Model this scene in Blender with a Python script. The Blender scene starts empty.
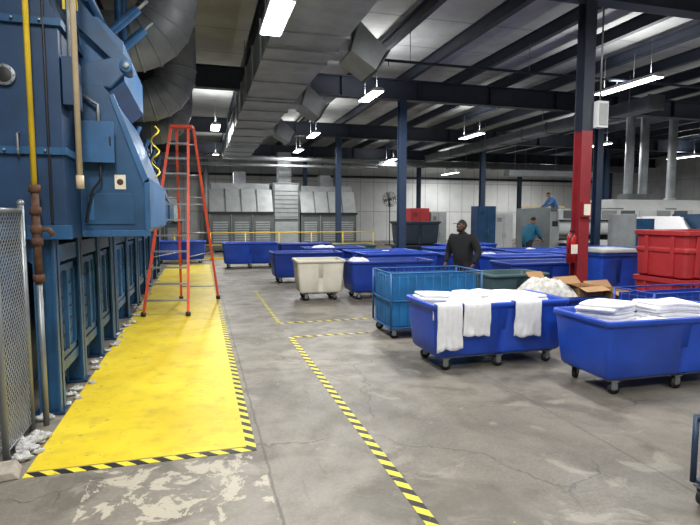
import bpy, math, random
from mathutils import Vector, Matrix, noise
random.seed(7)
S=bpy.context.scene
def lin(c):
    c=c/255.0
    return c/12.92 if c<=0.04045 else ((c+0.055)/1.055)**2.4
def C(r,g,b): return (lin(r),lin(g),lin(b),1)

# ---------------- materials
class N:
    def __init__(s,name):
        s.m=bpy.data.materials.new(name); s.m.use_nodes=True
        s.t=s.m.node_tree; s.n=s.t.nodes; s.l=s.t.links
        s.p=s.n['Principled BSDF']
        s.tc=s.n.new('ShaderNodeTexCoord')
    def co(s): return s.tc.outputs['Object']
    def link(s,a,b): s.l.new(a,b)
    def noise(s,scale,detail=4,vec=None,rough=.6,dist=0):
        x=s.n.new('ShaderNodeTexNoise'); x.inputs['Scale'].default_value=scale
        x.inputs['Detail'].default_value=detail; x.inputs['Roughness'].default_value=rough
        x.inputs['Distortion'].default_value=dist
        s.link(vec or s.co(),x.inputs['Vector']); return x.outputs['Fac']
    def ramp(s,fac,a,b,ca=(0,0,0,1),cb=(1,1,1,1)):
        x=s.n.new('ShaderNodeValToRGB'); e=x.color_ramp.elements
        e[0].position=a; e[1].position=b; e[0].color=ca; e[1].color=cb
        s.link(fac,x.inputs['Fac']); return x.outputs['Color']
    def math(s,op,a,b=None,c=None):
        x=s.n.new('ShaderNodeMath'); x.operation=op
        for i,v in enumerate((a,b,c)):
            if v is None: continue
            if isinstance(v,(int,float)): x.inputs[i].default_value=v
            else: s.link(v,x.inputs[i])
        return x.outputs[0]
    def mix(s,f,a,b):
        x=s.n.new('ShaderNodeMix'); x.data_type='RGBA'
        for k,v in ((0,f),(6,a),(7,b)):
            if isinstance(v,(int,float,tuple)): x.inputs[k].default_value=v
            else: s.link(v,x.inputs[k])
        return x.outputs[2]
    def sep(s):
        x=s.n.new('ShaderNodeSeparateXYZ'); s.link(s.co(),x.inputs[0]); return x.outputs
    def bump(s,h,st=.3,d=.01):
        x=s.n.new('ShaderNodeBump'); x.inputs['Strength'].default_value=st; x.inputs['Distance'].default_value=d
        s.link(h,x.inputs['Height']); s.link(x.outputs[0],s.p.inputs['Normal'])
    def col(s,c): s.link(c,s.p.inputs['Base Color'])
def mat(name,c,rough=.5,metal=0,var=.18,scale=3,bump=0,bscale=20,emit=0,alpha=1,trans=0):
    k=N(name); c2=tuple(x*(1-var) for x in c[:3])+(1,); c3=tuple(min(1,x*(1+var*.5)) for x in c[:3])+(1,)
    k.col(k.mix(k.ramp(k.noise(scale,6),.35,.65),c2,c3))
    k.p.inputs['Roughness'].default_value=rough; k.p.inputs['Metallic'].default_value=metal
    if bump: k.bump(k.noise(bscale,4),bump,.02)
    if emit:
        k.p.inputs['Emission Color'].default_value=c; k.p.inputs['Emission Strength'].default_value=emit
    if trans:
        k.p.inputs['Transmission Weight'].default_value=trans
    k.p.inputs['Alpha'].default_value=alpha
    return k.m
bluebin=mat('blue_poly',C(28,72,178),.42,var=.2,bump=.05,bscale=8)
bluebin2=mat('blue_poly_deep',C(24,58,150),.45,var=.2)
tealbin=mat('teal_vinyl',C(28,104,158),.5,var=.25,bump=.15,bscale=6)
tealwire=mat('teal_wire',C(30,86,140),.5)
whitebin=mat('white_poly',C(208,203,188),.45,var=.1)
redbin=mat('red_poly',C(168,42,46),.5,var=.12)
navybin=mat('dark_poly',C(38,50,60),.55,var=.2)
greenbin=mat('grey_green_poly',C(62,88,92),.55,var=.2)
rubber=mat('caster_rubber',C(28,27,27),.6)
steel=mat('galvanized_steel',C(130,135,138),.42,.6,var=.2)
duct=mat('duct_galvanized',C(152,157,160),.5,.3,var=.22,scale=2)
darksteel=mat('navy_structural_paint',C(38,45,58),.5,.1,var=.2)
colblue=mat('column_blue_paint',C(34,54,80),.5,var=.2)
colred=mat('column_red_paint',C(130,34,42),.45,var=.15)
mach=mat('machine_blue_paint',C(34,78,116),.42,.1,var=.34,scale=2.5,bump=.05)
machd=mat('machine_dark_blue',C(26,56,88),.45,.1,var=.34,scale=2.5)
machl=mat('machine_light_blue',C(46,96,142),.4,.1,var=.26,scale=3)
yellowp=mat('yellow_pipe_paint',C(212,180,40),.45)
cream=mat('cream_pipe',C(186,168,138),.55)
rust=mat('rusty_pipe',C(86,60,46),.8,.2,var=.4,scale=25)
ladder=mat('orange_fiberglass',C(200,66,38),.45)
alum=mat('aluminium',C(165,168,170),.35,.6)
cloth=mat('white_terry',C(228,228,230),.95,var=.06,scale=12,bump=.4,bscale=120)
card=mat('cardboard',C(160,125,88),.85,var=.12)
plastic=mat('clear_plastic_wrap',C(190,188,182),.2,var=.3,scale=14,bump=.8,bscale=22)
white=mat('white_paint',C(205,207,207),.5,var=.08)
greym=mat('grey_machine_panel',C(150,155,155),.45,.1,var=.14)
greyd=mat('grey_dark_panel',C(92,98,100),.5,.1,var=.15)
black=mat('black_plastic',C(20,20,22),.5)
lamp_e=mat('led_diffuser',(1,1,1,1),.5,emit=16,var=0)
skin_d=mat('skin_dark',C(92,60,45),.55,var=.1)
skin_m=mat('skin_medium',C(140,98,74),.55,var=.1)
hoodie=mat('black_hoodie',C(20,21,25),.9,var=.3)
pants=mat('dark_trousers',C(32,34,42),.9,var=.2)
tealsh=mat('teal_shirt',C(22,92,118),.85)
bluesh=mat('blue_shirt',C(75,110,160),.85)
hair=mat('black_hair',C(16,14,13),.8)
lint=mat('lint',C(185,184,182),1,var=.3,scale=30,bump=.8,bscale=60)
conc=mat('concrete_block',C(150,142,130),.9,var=.25,scale=14)
redx=mat('extinguisher_red',C(170,26,28),.3)
labely=mat('yellow_label',C(225,200,50),.5)
labelw=mat('paper_label',C(225,218,200),.6)

def floor_mat():
    k=N('concrete_floor'); X,Y,Z=k.sep()
    big=k.noise(.45,6,dist=.6); mid=k.noise(3,8); fine=k.noise(40,3)
    c=k.mix(k.ramp(big,.35,.65),C(92,87,79),C(132,126,115))
    c=k.mix(k.math('MULTIPLY',k.ramp(mid,.48,.72),.55),c,C(78,71,62))
    c=k.mix(k.math('MULTIPLY',k.ramp(fine,.45,.7),.24),c,C(150,144,133))
    c=k.mix(k.math('MULTIPLY',k.ramp(k.noise(1.1,8,dist=1.2),.52,.62),.55),c,C(74,68,60))
    c=k.mix(k.math('MULTIPLY',k.ramp(k.noise(2.3,8,dist=.8),.58,.64),.4),c,C(152,146,133))
    # fine scuff streaks
    st=k.n.new('ShaderNodeMapping'); st.inputs['Scale'].default_value=(14,1.4,1); st.inputs['Rotation'].default_value=(0,0,.25); k.link(k.co(),st.inputs[0])
    c=k.mix(k.math('MULTIPLY',k.ramp(k.noise(1.0,6,vec=st.outputs[0]),.62,.7),.3),c,C(64,59,53))
    def line(v,pos,w):
        return k.math('LESS_THAN',k.math('ABSOLUTE',k.math('SUBTRACT',v,pos)),w)
    wob=k.math('MULTIPLY',k.math('SUBTRACT',k.noise(6,5),.5),.05)
    Xw=k.math('ADD',X,wob); Yw=k.math('ADD',Y,wob)
    j=k.math('MAXIMUM',line(Xw,.42,.009),line(Xw,3.0,.007))
    j=k.math('MAXIMUM',j,line(Yw,5.9,.007)); j=k.math('MAXIMUM',j,line(Yw,11,.007))
    v=k.n.new('ShaderNodeTexVoronoi'); v.feature='DISTANCE_TO_EDGE'; v.inputs['Scale'].default_value=.42
    nn=k.n.new('ShaderNodeTexNoise'); nn.inputs['Scale'].default_value=1.6; nn.inputs['Detail'].default_value=7
    k.link(k.co(),nn.inputs['Vector'])
    vm=k.n.new('ShaderNodeVectorMath'); vm.operation='MULTIPLY_ADD'
    k.link(nn.outputs['Color'],vm.inputs[0]); vm.inputs[1].default_value=(.7,.7,.7); k.link(k.co(),vm.inputs[2])
    k.link(vm.outputs[0],v.inputs['Vector'])
    cr=k.math('MULTIPLY',k.math('LESS_THAN',v.outputs['Distance'],.003),k.ramp(k.noise(.7,2),.45,.5))
    j=k.math('MAXIMUM',j,cr)
    c=k.mix(k.math('MULTIPLY',j,.55),c,C(54,48,43))
    def box(v,a,b): return k.math('MULTIPLY',k.math('GREATER_THAN',v,a),k.math('LESS_THAN',v,b))
    reg=k.math('MULTIPLY',box(X,-.75,.4),box(Y,2.8,3.84))
    fade=k.math('MULTIPLY',k.math('ABSOLUTE',k.math('SUBTRACT',Y,3.45)),.16)
    cen=k.math('MULTIPLY',reg,k.ramp(k.math('SUBTRACT',k.noise(4.2,9,dist=.7,rough=.7),fade),.49,.505))
    c=k.mix(k.math('MULTIPLY',cen,.75),c,C(176,168,150))
    sp=k.ramp(k.noise(9,2),.73,.75); c=k.mix(k.math('MULTIPLY',k.math('MULTIPLY',sp,box(X,.3,2.2)),.7),c,C(190,170,60))
    k.col(c)
    k.link(k.ramp(mid,.3,.7,(.36,)*3+(1,),(.62,)*3+(1,)),k.p.inputs['Roughness'])
    k.bump(k.math('SUBTRACT',k.noise(25,5),k.math('MULTIPLY',j,2.0)),.25,.01)
    return k.m
def paint_mat():
    k=N('yellow_floor_paint'); X,Y,Z=k.sep()
    c=k.mix(k.ramp(k.noise(1.2,6),.35,.65),C(198,172,24),C(220,197,44))
    c=k.mix(k.math('MULTIPLY',k.ramp(k.noise(5,8),.50,.75),.55),c,C(156,132,44))
    edge=k.math('ABSOLUTE',k.math('ADD',X,.42))
    w=k.ramp(k.math('ADD',k.noise(14,8),k.math('MULTIPLY',edge,.07)),.685,.695)
    c=k.mix(w,c,C(140,132,105)); k.col(c)
    k.p.inputs['Roughness'].default_value=.45; k.bump(k.noise(20,5),.2,.01)
    return k.m
def tape_mat():
    k=N('hazard_tape'); X,Y,Z=k.sep()
    f=k.math('FRACT',k.math('MULTIPLY',k.math('ADD',X,Y),6.2))
    s=k.math('GREATER_THAN',f,.5)
    c=k.mix(s,C(22,22,20),C(212,196,50))
    c=k.mix(k.ramp(k.noise(18,6),.62,.67),c,C(110,102,88)); k.col(c); k.p.inputs['Roughness'].default_value=.5
    return k.m
def wall_mat(axis,c1,c2,name):
    k=N(name); o=k.sep(); v=o[axis]
    f=k.math('FRACT',k.math('MULTIPLY',v,1/1.0))
    s=k.math('LESS_THAN',f,.05)
    f2=k.math('LESS_THAN',k.math('FRACT',k.math('MULTIPLY',o[2],1/2.1)),.03)
    s=k.math('MAXIMUM',s,f2)
    c=k.mix(k.ramp(k.noise(.6,5),.35,.65),c1,c2)
    c=k.mix(k.math('MULTIPLY',s,.45),c,C(110,112,114)); k.col(c); k.p.inputs['Roughness'].default_value=.6
    k.bump(k.math('SUBTRACT',1,s),.4,.02)
    return k.m
def ceil_mat():
    k=N('white_roof_insulation'); o=k.sep()
    f=k.math('LESS_THAN',k.math('FRACT',k.math('MULTIPLY',o[1],1/1.9)),.03)
    c=k.mix(k.ramp(k.noise(.8,6),.35,.65),C(160,163,163),C(190,192,191))
    c=k.mix(k.math('MULTIPLY',f,.5),c,C(95,97,100)); k.col(c); k.p.inputs['Roughness'].default_value=.8
    k.bump(k.noise(2.5,3),.5,.05)
    return k.m
floorM=floor_mat(); paintM=paint_mat(); tapeM=tape_mat(); ceilM=ceil_mat()
wallX=wall_mat(0,C(206,209,210),C(228,230,229),'wall_panel_x'); wallY=wall_mat(1,C(130,134,138),C(160,163,166),'wall_panel_y')

# ---------------- builder
class B:
    def __init__(s): s.v=[];s.f=[];s.mi=[];s.sm=[];s.mats=[];s.T=Matrix.Identity(4)
    def add(s,vs,fs,m,smooth=False):
        if m not in s.mats: s.mats.append(m)
        o=len(s.v); i=s.mats.index(m)
        s.v+=[tuple(s.T@Vector(p)) for p in vs]
        for f in fs: s.f.append([o+a for a in f]); s.mi.append(i); s.sm.append(smooth)
    def box(s,x0,x1,y0,y1,z0,z1,m):
        s.add([(x0,y0,z0),(x1,y0,z0),(x1,y1,z0),(x0,y1,z0),(x0,y0,z1),(x1,y0,z1),(x1,y1,z1),(x0,y1,z1)],
          [(3,2,1,0),(4,5,6,7),(0,1,5,4),(1,2,6,5),(2,3,7,6),(3,0,4,7)],m)
    def prism(s,pts,axis,a,b,m):
        def P(p,t):
            return {0:(t,p[0],p[1]),1:(p[0],t,p[1]),2:(p[0],p[1],t)}[axis]
        n=len(pts); vs=[P(p,a) for p in pts]+[P(p,b) for p in pts]
        fs=[tuple(range(n))[::-1],tuple(range(n,2*n))]+[(i,(i+1)%n,n+(i+1)%n,n+i) for i in range(n)]
        s.add(vs,fs,m)
    def loft(s,rings,m,cap0=True,cap1=True,smooth=False,close=False):
        n=len(rings[0]); vs=[p for r in rings for p in r]; fs=[]
        R=len(rings)
        for j in range(R if close else R-1):
            a=j*n;b=((j+1)%R)*n
            for i in range(n): fs.append((a+i,a+(i+1)%n,b+(i+1)%n,b+i))
        if cap0 and not close: fs.append(tuple(range(n))[::-1])
        if cap1 and not close: fs.append(tuple(range((R-1)*n,R*n)))
        s.add(vs,fs,m,smooth)
    def tube(s,path,r,m,n=10,smooth=True,caps=True):
        P=[Vector(p) for p in path]; rings=[]; up=None
        for i,p in enumerate(P):
            d=(P[min(i+1,len(P)-1)]-P[max(i-1,0)])
            if d.length<1e-7: d=Vector((0,0,1))
            d.normalize()
            if up is None:
                up=Vector((0,0,1)) if abs(d.z)<.9 else Vector((1,0,0))
            x=d.cross(up).normalized(); up=x.cross(d).normalized()
            rr=r[i] if isinstance(r,(list,tuple)) else r
            rings.append([tuple(p+x*math.cos(2*math.pi*k/n+math.pi/n)*rr+up*math.sin(2*math.pi*k/n+math.pi/n)*rr) for k in range(n)])
        s.loft(rings,m,caps,caps,smooth)
    def sphere(s,c,r,m,nu=16,nv=10):
        if not isinstance(r,(tuple,list)): r=(r,r,r)
        rings=[]
        for j in range(nv+1):
            t=-math.pi/2+math.pi*max(.03,min(nv-.03,j))/nv
            rings.append([(c[0]+r[0]*math.cos(t)*math.cos(2*math.pi*i/nu),c[1]+r[1]*math.cos(t)*math.sin(2*math.pi*i/nu),c[2]+r[2]*math.sin(t)) for i in range(nu)])
        s.loft(rings,m,True,True,True)
    def done(s,name,loc=(0,0,0),rz=0,bevel=0,parent=None,rot=None):
        me=bpy.data.meshes.new(name); me.from_pydata(s.v,[],s.f)
        for m in s.mats: me.materials.append(m)
        for i,p in enumerate(me.polygons): p.material_index=s.mi[i]; p.use_smooth=s.sm[i]
        me.update()
        o=bpy.data.objects.new(name,me); S.collection.objects.link(o)
        o.location=loc; o.rotation_euler=rot or (0,0,rz)
        if bevel:
            b=o.modifiers.new('Bevel','BEVEL'); b.width=bevel; b.segments=2; b.limit_method='ANGLE'
        if parent: o.parent=parent
        return o
def rrect(L,W,r,z,n=5,groove=0,ox=0):
    pts=[]
    for (cx,cy,a0) in ((L/2-r,W/2-r,0),(-L/2+r,W/2-r,90),(-L/2+r,-W/2+r,180),(L/2-r,-W/2+r,270)):
        for i in range(n+1):
            a=math.radians(a0+90*i/n); pts.append((cx+r*math.cos(a),cy+r*math.sin(a),z))
        if a0==0:
            for xx,g in ((.07,0),(.05,1),(-.05,1),(-.07,0)): pts.append((xx,W/2-groove*g,z))
        if a0==180:
            for xx,g in ((-.07,0),(-.05,1),(.05,1),(.07,0)): pts.append((xx,-W/2+groove*g,z))
    return [(p[0]+ox,p[1],p[2]) for p in pts]

def caster(b,x,y,r=.06,ang=0):
    old=b.T.copy(); b.T=old@Matrix.Translation((x,y,0))@Matrix.Rotation(ang,4,'Z')
    b.tube([(0,-.018,r),(0,.018,r)],r,rubber,16); b.tube([(0,-.022,r),(0,.022,r)],r*.45,steel,10)
    b.box(-.03,.03,-.03,-.024,r*.8,r*2+.02,steel); b.box(-.03,.03,.024,.03,r*.8,r*2+.02,steel)
    b.box(-.045,.045,-.04,.04,r*2+.012,r*2+.025,steel)
    b.T=old
def tub(b,L,W,H,m,zb=.17,taper=.09,groove=.03,rim=.026):
    t=.02; r=.06; dz=H-zb
    def sc(f): return L-taper*(1-f),W-taper*(1-f)
    R=[]
    l,w=sc(0); R.append(rrect(l-.06,w-.06,r*.7,zb,groove=0)); R.append(rrect(l-.01,w-.01,r,zb+.03,groove=groove))
    R.append(rrect(*sc(.4),r,zb+dz*.4,groove=groove))
    R.append(rrect(*sc(.84),r,zb+dz*.84,groove=groove))
    R.append(rrect(*sc(.88),r,zb+dz*.88,groove=0)); R.append(rrect(sc(.93)[0],sc(.93)[1],r,H-.06))
    R.append(rrect(L+rim*1.6,W+rim*1.6,r+rim*.8,H-.055)); R.append(rrect(L+rim*2,W+rim*2,r+rim,H-.035)); R.append(rrect(L+rim*2,W+rim*2,r+rim,H-.012))
    R.append(rrect(L+rim*1.4,W+rim*1.4,r+rim*.7,H)); R.append(rrect(L-t,W-t,r,H)); R.append(rrect(L-2*t,W-2*t,r,H-.02))
    R.append(rrect(l-2*t-.03,w-2*t-.03,r*.9,zb+.05))
    b.loft(R,m,True,True,True)
def cart(x,y,L=1.75,W=.82,H=.78,rz=0,m=None,name='laundry_cart',six=True,z=0):
    b=B(); m=m or bluebin
    tub(b,L,W,H,m,zb=.165)
    b.box(-L/2+.12,L/2-.12,-W/2+.12,-W/2+.17,.14,.17,steel); b.box(-L/2+.12,L/2-.12,W/2-.17,W/2-.12,.14,.17,steel)
    for sx in (-1,1):
        for sy in (-1,1): caster(b,sx*(L/2-.2),sy*(W/2-.14),ang=random.uniform(-.6,.6))
    if six:
        for sy in (-1,1): caster(b,0,sy*(W/2-.13))
    return b.done(name,(x,y,z),rz)
def heap(x,y,z,L,W,h,seed=0,m=None,name='linen_pile',rz=0,sc=3.2,base=.12):
    b=B(); nx,ny=46,26; V=[];F=[]
    def hh(u,v):
        e=(1-abs(2*u-1)**4)*(1-abs(2*v-1)**4)
        p=Vector((u*L*sc+seed*7.1,v*W*sc,seed))
        n1=noise.noise(p)*.5+.5; n2=1-abs(noise.noise(p*2.3)); n3=1-abs(noise.noise(p*5+Vector((3,3,3))))
        return z+e*h*(.35+.6*n1)+e*.05*n2+e*.03*n3
    for j in range(ny+1):
        for i in range(nx+1):
            u=i/nx;v=j/ny; V.append(((u-.5)*L,(v-.5)*W,hh(u,v)-0))
    for j in range(ny):
        for i in range(nx):
            a=j*(nx+1)+i; F.append((a,a+1,a+nx+2,a+nx+1))
    b.add(V,F,m or cloth,True)
    b.box(-L/2+.01,L/2-.01,-W/2+.01,W/2-.01,z-base,z+.002,m or cloth)
    return b.done(name,(x,y,0),rz)
def drape(x,yrim,zrim,w,lout,lin_=.18,seed=0,name='draped_towel'):
    b=B(); path=[]
    for i in range(5): path.append((.075,-lin_+lin_*i/5))
    path+=[(.07,-.005),(.055,.018),(.02,.022),(-.02,.022),(-.05,.018),(-.062,-.005)]
    for i in range(1,13): path.append((-.064-.004*math.sin(i*.5),-lout*i/12))
    nx=22; V=[];F=[]
    for j,(py,pz) in enumerate(path):
        for i in range(nx+1):
            u=i/nx-.5; fall=max(0,(j-8)/14)
            wob=.014*fall*math.sin(u*13+seed*2.1)+.02*fall*noise.noise(Vector((u*5,j*.3,seed)))
            skew=.04*fall*math.sin(seed*3); edge=.045*noise.noise(Vector((u*3,seed*5,1)))*fall
            V.append((u*w*(1+.06*fall)+skew,py-abs(wob),pz+edge+ .004*noise.noise(Vector((u*9,j*.7,seed)))))
    n=nx+1
    for j in range(len(path)-1):
        for i in range(nx): a=j*n+i; F.append((a,a+1,a+n+1,a+n))
    b.add(V,F,cloth,True)
    o=b.done(name,(x,yrim,zrim)); s=o.modifiers.new('Solidify','SOLIDIFY'); s.thickness=.016; s.offset=1
    return o
def towel_stack(x,y,z,L,W,n,rz=0,seed=0,name='folded_towel_stack',th=.036):
    b=B(); 
    for k in range(n):
        zz=z+k*(th+.001); dx=random.uniform(-.035,.035);dy=random.uniform(-.025,.025)
        l=L*random.uniform(.9,1);w=W*random.uniform(.88,1); rot=random.uniform(-.05,.05)
        rings=[]
        for (f,h) in ((.95,0),(1,.3),(1,.7),(.95,1),(.6,1.04)):
            ring=rrect(l*f,w*f,.03,0)
            rings.append([((p[0]+dx)-p[1]*rot,p[1]+dy+p[0]*rot,zz+h*th+.03*noise.noise(Vector((p[0]*2.4,p[1]*2.4,seed)))) for p in ring])
        b.loft(rings,cloth,True,True,True)
    return b.done(name,(x,y,0),rz)

# ---------------- room shell
XL,XR,YB,YF,ZC=-4.2,31,-6,36,6.25
def shell(name,args,m):
    b=B(); b.box(*args,m); return b.done(name)
shell('floor',(XL-.3,XR+.3,YB-.3,YF+.3,-.15,0),floorM)
shell('ceiling',(XL-.3,XR+.3,YB-.3,YF+.3,ZC,ZC+.15),ceilM)
shell('wall_back',(XL,XR,YF,YF+.2,0,ZC),wallX)
shell('wall_front',(XL,XR,YB-.2,YB,0,ZC),wallX)
shell('wall_left',(XL-.2,XL,YB,YF,0,ZC),wallY)
shell('wall_right',(XR,XR+.2,YB,YF,0,ZC),wallY)
b=B(); b.box(-1.19,.299,3.95,20,0,.003,paintM); b.done('yellow_walkway_paint')
b=B(); b.box(.30,.37,3.86,20,0,.004,tapeM); b.box(-1.19,.299,3.86,3.93,0,.004,tapeM); b.done('hazard_tape_walkway')
b=B(); b.box(1.2,1.275,1.0,7.5,0,.003,tapeM); b.box(1.28,2.45,7.46,7.52,0,.003,tapeM); b.done('hazard_tape_aisle')
b=B(); b.box(1.19,1.25,8.6,12.5,0,.003,tapeM); b.box(1.19,3.0,8.52,8.58,0,.003,tapeM); b.done('hazard_tape_aisle')

# columns
def column(x,y,m1,split=None,m2=None,name='steel_column',a=.12):
    b=B()
    def seg(z0,z1,m):
        b.box(-a,a,-a,-a+.018,z0,z1,m); b.box(-a,a,a-.018,a,z0,z1,m); b.box(-.008,.008,-a+.018,a-.018,z0,z1,m)
    seg(.02,split or 5.2,m1)
    if split: seg(split,5.2,m2)
    b.box(-.2,.2,-.2,.2,0,.02,m1)
    for sx in (-1,1):
        for sy in (-1,1): b.tube([(sx*.16,sy*.16,.02),(sx*.16,sy*.16,.05)],.015,steel,6)
    return b.done(name,(x,y,0))
GX=[5.9,13,20.1,27.2]; GY=[-.2,7.4,15,22.6,30.2]
CX,CY=6.1,7.4
for gx in GX:
    for gy in GY:
        if (gx,gy)==(5.9,7.4): column(CX,CY,colred,3.15,darksteel,a=.1)
        else: column(gx,gy,colblue,a=.11)
for gy in GY:
    b=B(); z0,z1=5.21,5.8
    b.box(XL,XR,gy-.14,gy+.14,z0,z0+.03,darksteel); b.box(XL,XR,gy-.14,gy+.14,z1-.03,z1,darksteel); b.box(XL,XR,gy-.01,gy+.01,z0+.03,z1-.03,darksteel)
    x=XL+1
    while x<XR:
        b.box(x-.008,x+.008,gy-.13,gy+.13,z0+.03,z1-.03,darksteel); x+=2.4
    b.done('roof_girder')
x=XL+.7
while x<XR:
    b=B(); z0,z1=5.81,6.1
    b.box(x-.07,x+.07,YB,YF,z0,z0+.02,darksteel); b.box(x-.07,x+.07,YB,YF,z1-.02,z1,darksteel); b.box(x-.012,x+.012,YB,YF,z0+.02,z1-.02,darksteel)
    b.done('roof_purlin'); x+=1.6
b=B(); b.box(XL,XR,YF-.12,YF,4.5,4.65,darksteel); b.done('trim_1')
yy,zz=11,5.12
b=B(); b.tube([(3.4,yy,zz),(XR-.2,yy,zz)],.03,darksteel,8)
for k in range(9):
    xx=4+k*3; b.tube([(xx,yy,zz),(xx,yy,zz-.12)],.012,steel,6); b.tube([(xx+.5,yy,zz),(xx+.5,yy,5.8)],.008,steel,5)
b.done('sprinkler_pipe')

# ceiling duct
b=B(); dx0,dx1,dz0,dz1=1.1,2.25,4.5,5.15
b.box(dx0,dx1,2.0,26,dz0,dz1,duct)
y=2.0
while y<=26:
    b.box(dx0-.03,dx1+.03,y-.02,y+.02,dz0-.03,dz1+.03,duct); y+=1.5
for yy in (4,8,12,16,20,24):
    for xx in (dx0-.02,dx1+.02): b.tube([(xx,yy+.7,dz0-.05),(xx,yy+.7,5.8)],.01,steel,5)
    b.box(dx0-.04,dx1+.04,yy+.68,yy+.72,dz0-.06,dz0-.03,steel)
for yy in (9.3,13.8,18.5):
    b.box(dx1,dx1+.35,yy-.3,yy+.3,dz0+.1,dz1-.1,duct)
    b.prism([(dx1+.3,dz0+.08),(dx1+.75,dz0-.2),(dx1+.95,dz0+.15),(dx1+.45,dz1-.05)],1,yy-.42,yy+.42,duct)
    b.prism([(dx1+.75,dz0-.23),(dx1+.98,dz0+.15),(dx1+1.0,dz0+.13),(dx1+.77,dz0-.25)],1,yy-.46,yy+.46,greyd)
b.done('ceiling_air_duct')
b=B(); b.box(6.5,28,28.0,28.5,4.6,4.95,greyd)
for k in range(14): b.box(6.5+k*1.5-.02,6.5+k*1.5+.02,27.97,28.53,4.57,4.98,greyd)
for k in range(6): b.tube([(7+k*4.0,27.98,4.55),(7+k*4.0,27.98,5.8)],.012,steel,5)
b.done('ceiling_air_duct')
b=B(); b.box(12.0,12.5,12,27,4.75,5.1,greyd)
for k in range(11): b.box(11.97,12.53,12+k*1.5-.02,12+k*1.5+.02,4.72,5.13,greyd)
for k in range(4): b.tube([(12.0,12.7+k*4,4.75),(12.0,12.7+k*4,5.8)],.012,steel,5)
b.done('ceiling_air_duct')
def elbow(yc,xv,r,zt,zh,xe,name='exhaust_duct'):
    b=B(); path=[(xv,yc,zt),(xv,yc,zh+.7)]
    for i in range(1,7):
        a=i/6*math.pi/2; path.append((xv-.7+.7*math.cos(a),yc,zh+.7-.7*math.sin(a)))
    path.append((xe,yc,zh)); b.tube(path,r,duct,28,smooth=True)
    for i,p in enumerate(path[1:-1]):
        a=Vector(path[i]); d=(Vector(path[i+2])-a).normalized(); q=Vector(p)
        b.tube([q-d*.018,q+d*.018],r+.012,duct,28)
    return b.done(name)
elbow(9.4,-.42,.46,6.2,4.55,-1.69); elbow(12.2,-.42,.42,6.2,4.2,-1.69); elbow(15.5,-.5,.38,6.2,4.1,-1.69)
b=B(); b.box(-3.9,-1.7,8.7,10.1,3.95,5.1,duct); b.box(-3.9,-1.7,11.5,16,3.75,4.8,duct)
for yy in (8.7,9.4,10.1,12.5,14): b.box(-3.92,-1.68,yy-.02,yy+.02,3.93,5.12 if yy<11 else 4.82,duct)
b.done('exhaust_plenum')

# ---------------- lights
def fixture(x,y,z=4.9,L=1.3,W=.32,pw=205,up=52,rz=0):
    b=B()
    b.prism([(-W/2,0),(W/2,0),(W/2-.03,.06),(.06,.09),(-.06,.09),(-W/2+.03,.06)],1,-L/2,L/2,white)
    b.box(-W/2+.02,W/2-.02,-L/2+.02,L/2-.02,-.012,-.001,lamp_e)
    for s_ in (-1,1): b.tube([(0,s_*L*.38,.09),(0,s_*L*.38,5.8-z)],.006,steel,5)
    b.done('led_ceiling_light',(x,y,z),rz)
    for (nm,p,dz,rot) in (('down',pw,-.03,0),('up',up,.14,math.pi)):  # 'up' lamp is added above each fixture to brighten the ceiling
        if p<=0: continue
        l=bpy.data.lights.new('led_light_'+nm,'AREA'); l.shape='RECTANGLE'; l.size=W; l.size_y=L; l.energy=p; l.color=(.99,.985,.96) 
        o=bpy.data.objects.new('led_light_'+nm,l); S.collection.objects.link(o); o.location=(x,y,z+dz); o.rotation_euler=(rot,0,rz)
FX=[(1.05,7.3,4.4,1.3),(4.38,13.4,4.9,1.3),(.6,19.5,4.9,1.3),(4.3,20.3,4.9,1.3),(.85,28.3,4.9,1.3),
 (10.0,10.7,4.9,1.9),(10.3,18.8,4.9,1.6),(24.8,22.4,4.9,1.8),(16.5,33,4.7,2.2),(17,19.7,4.9,1.5),(23,32,4.7,2.2),
 (4.4,5.2,4.9,1.3),(.2,-1.0,4.9,1.3),(4.4,-1.5,4.9,1.3),(9.5,3.2,4.9,1.3),(10.3,28,4.9,1.5),(17,12,4.9,1.5),(24,13,4.9,1.5),(4.6,25.2,4.9,1.3),(17,4,4.9,1.5),(-.6,1.6,4.9,1.3)]  # mostly unseen fixtures, added to light the foreground and the back
for f in FX: fixture(*f)

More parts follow.
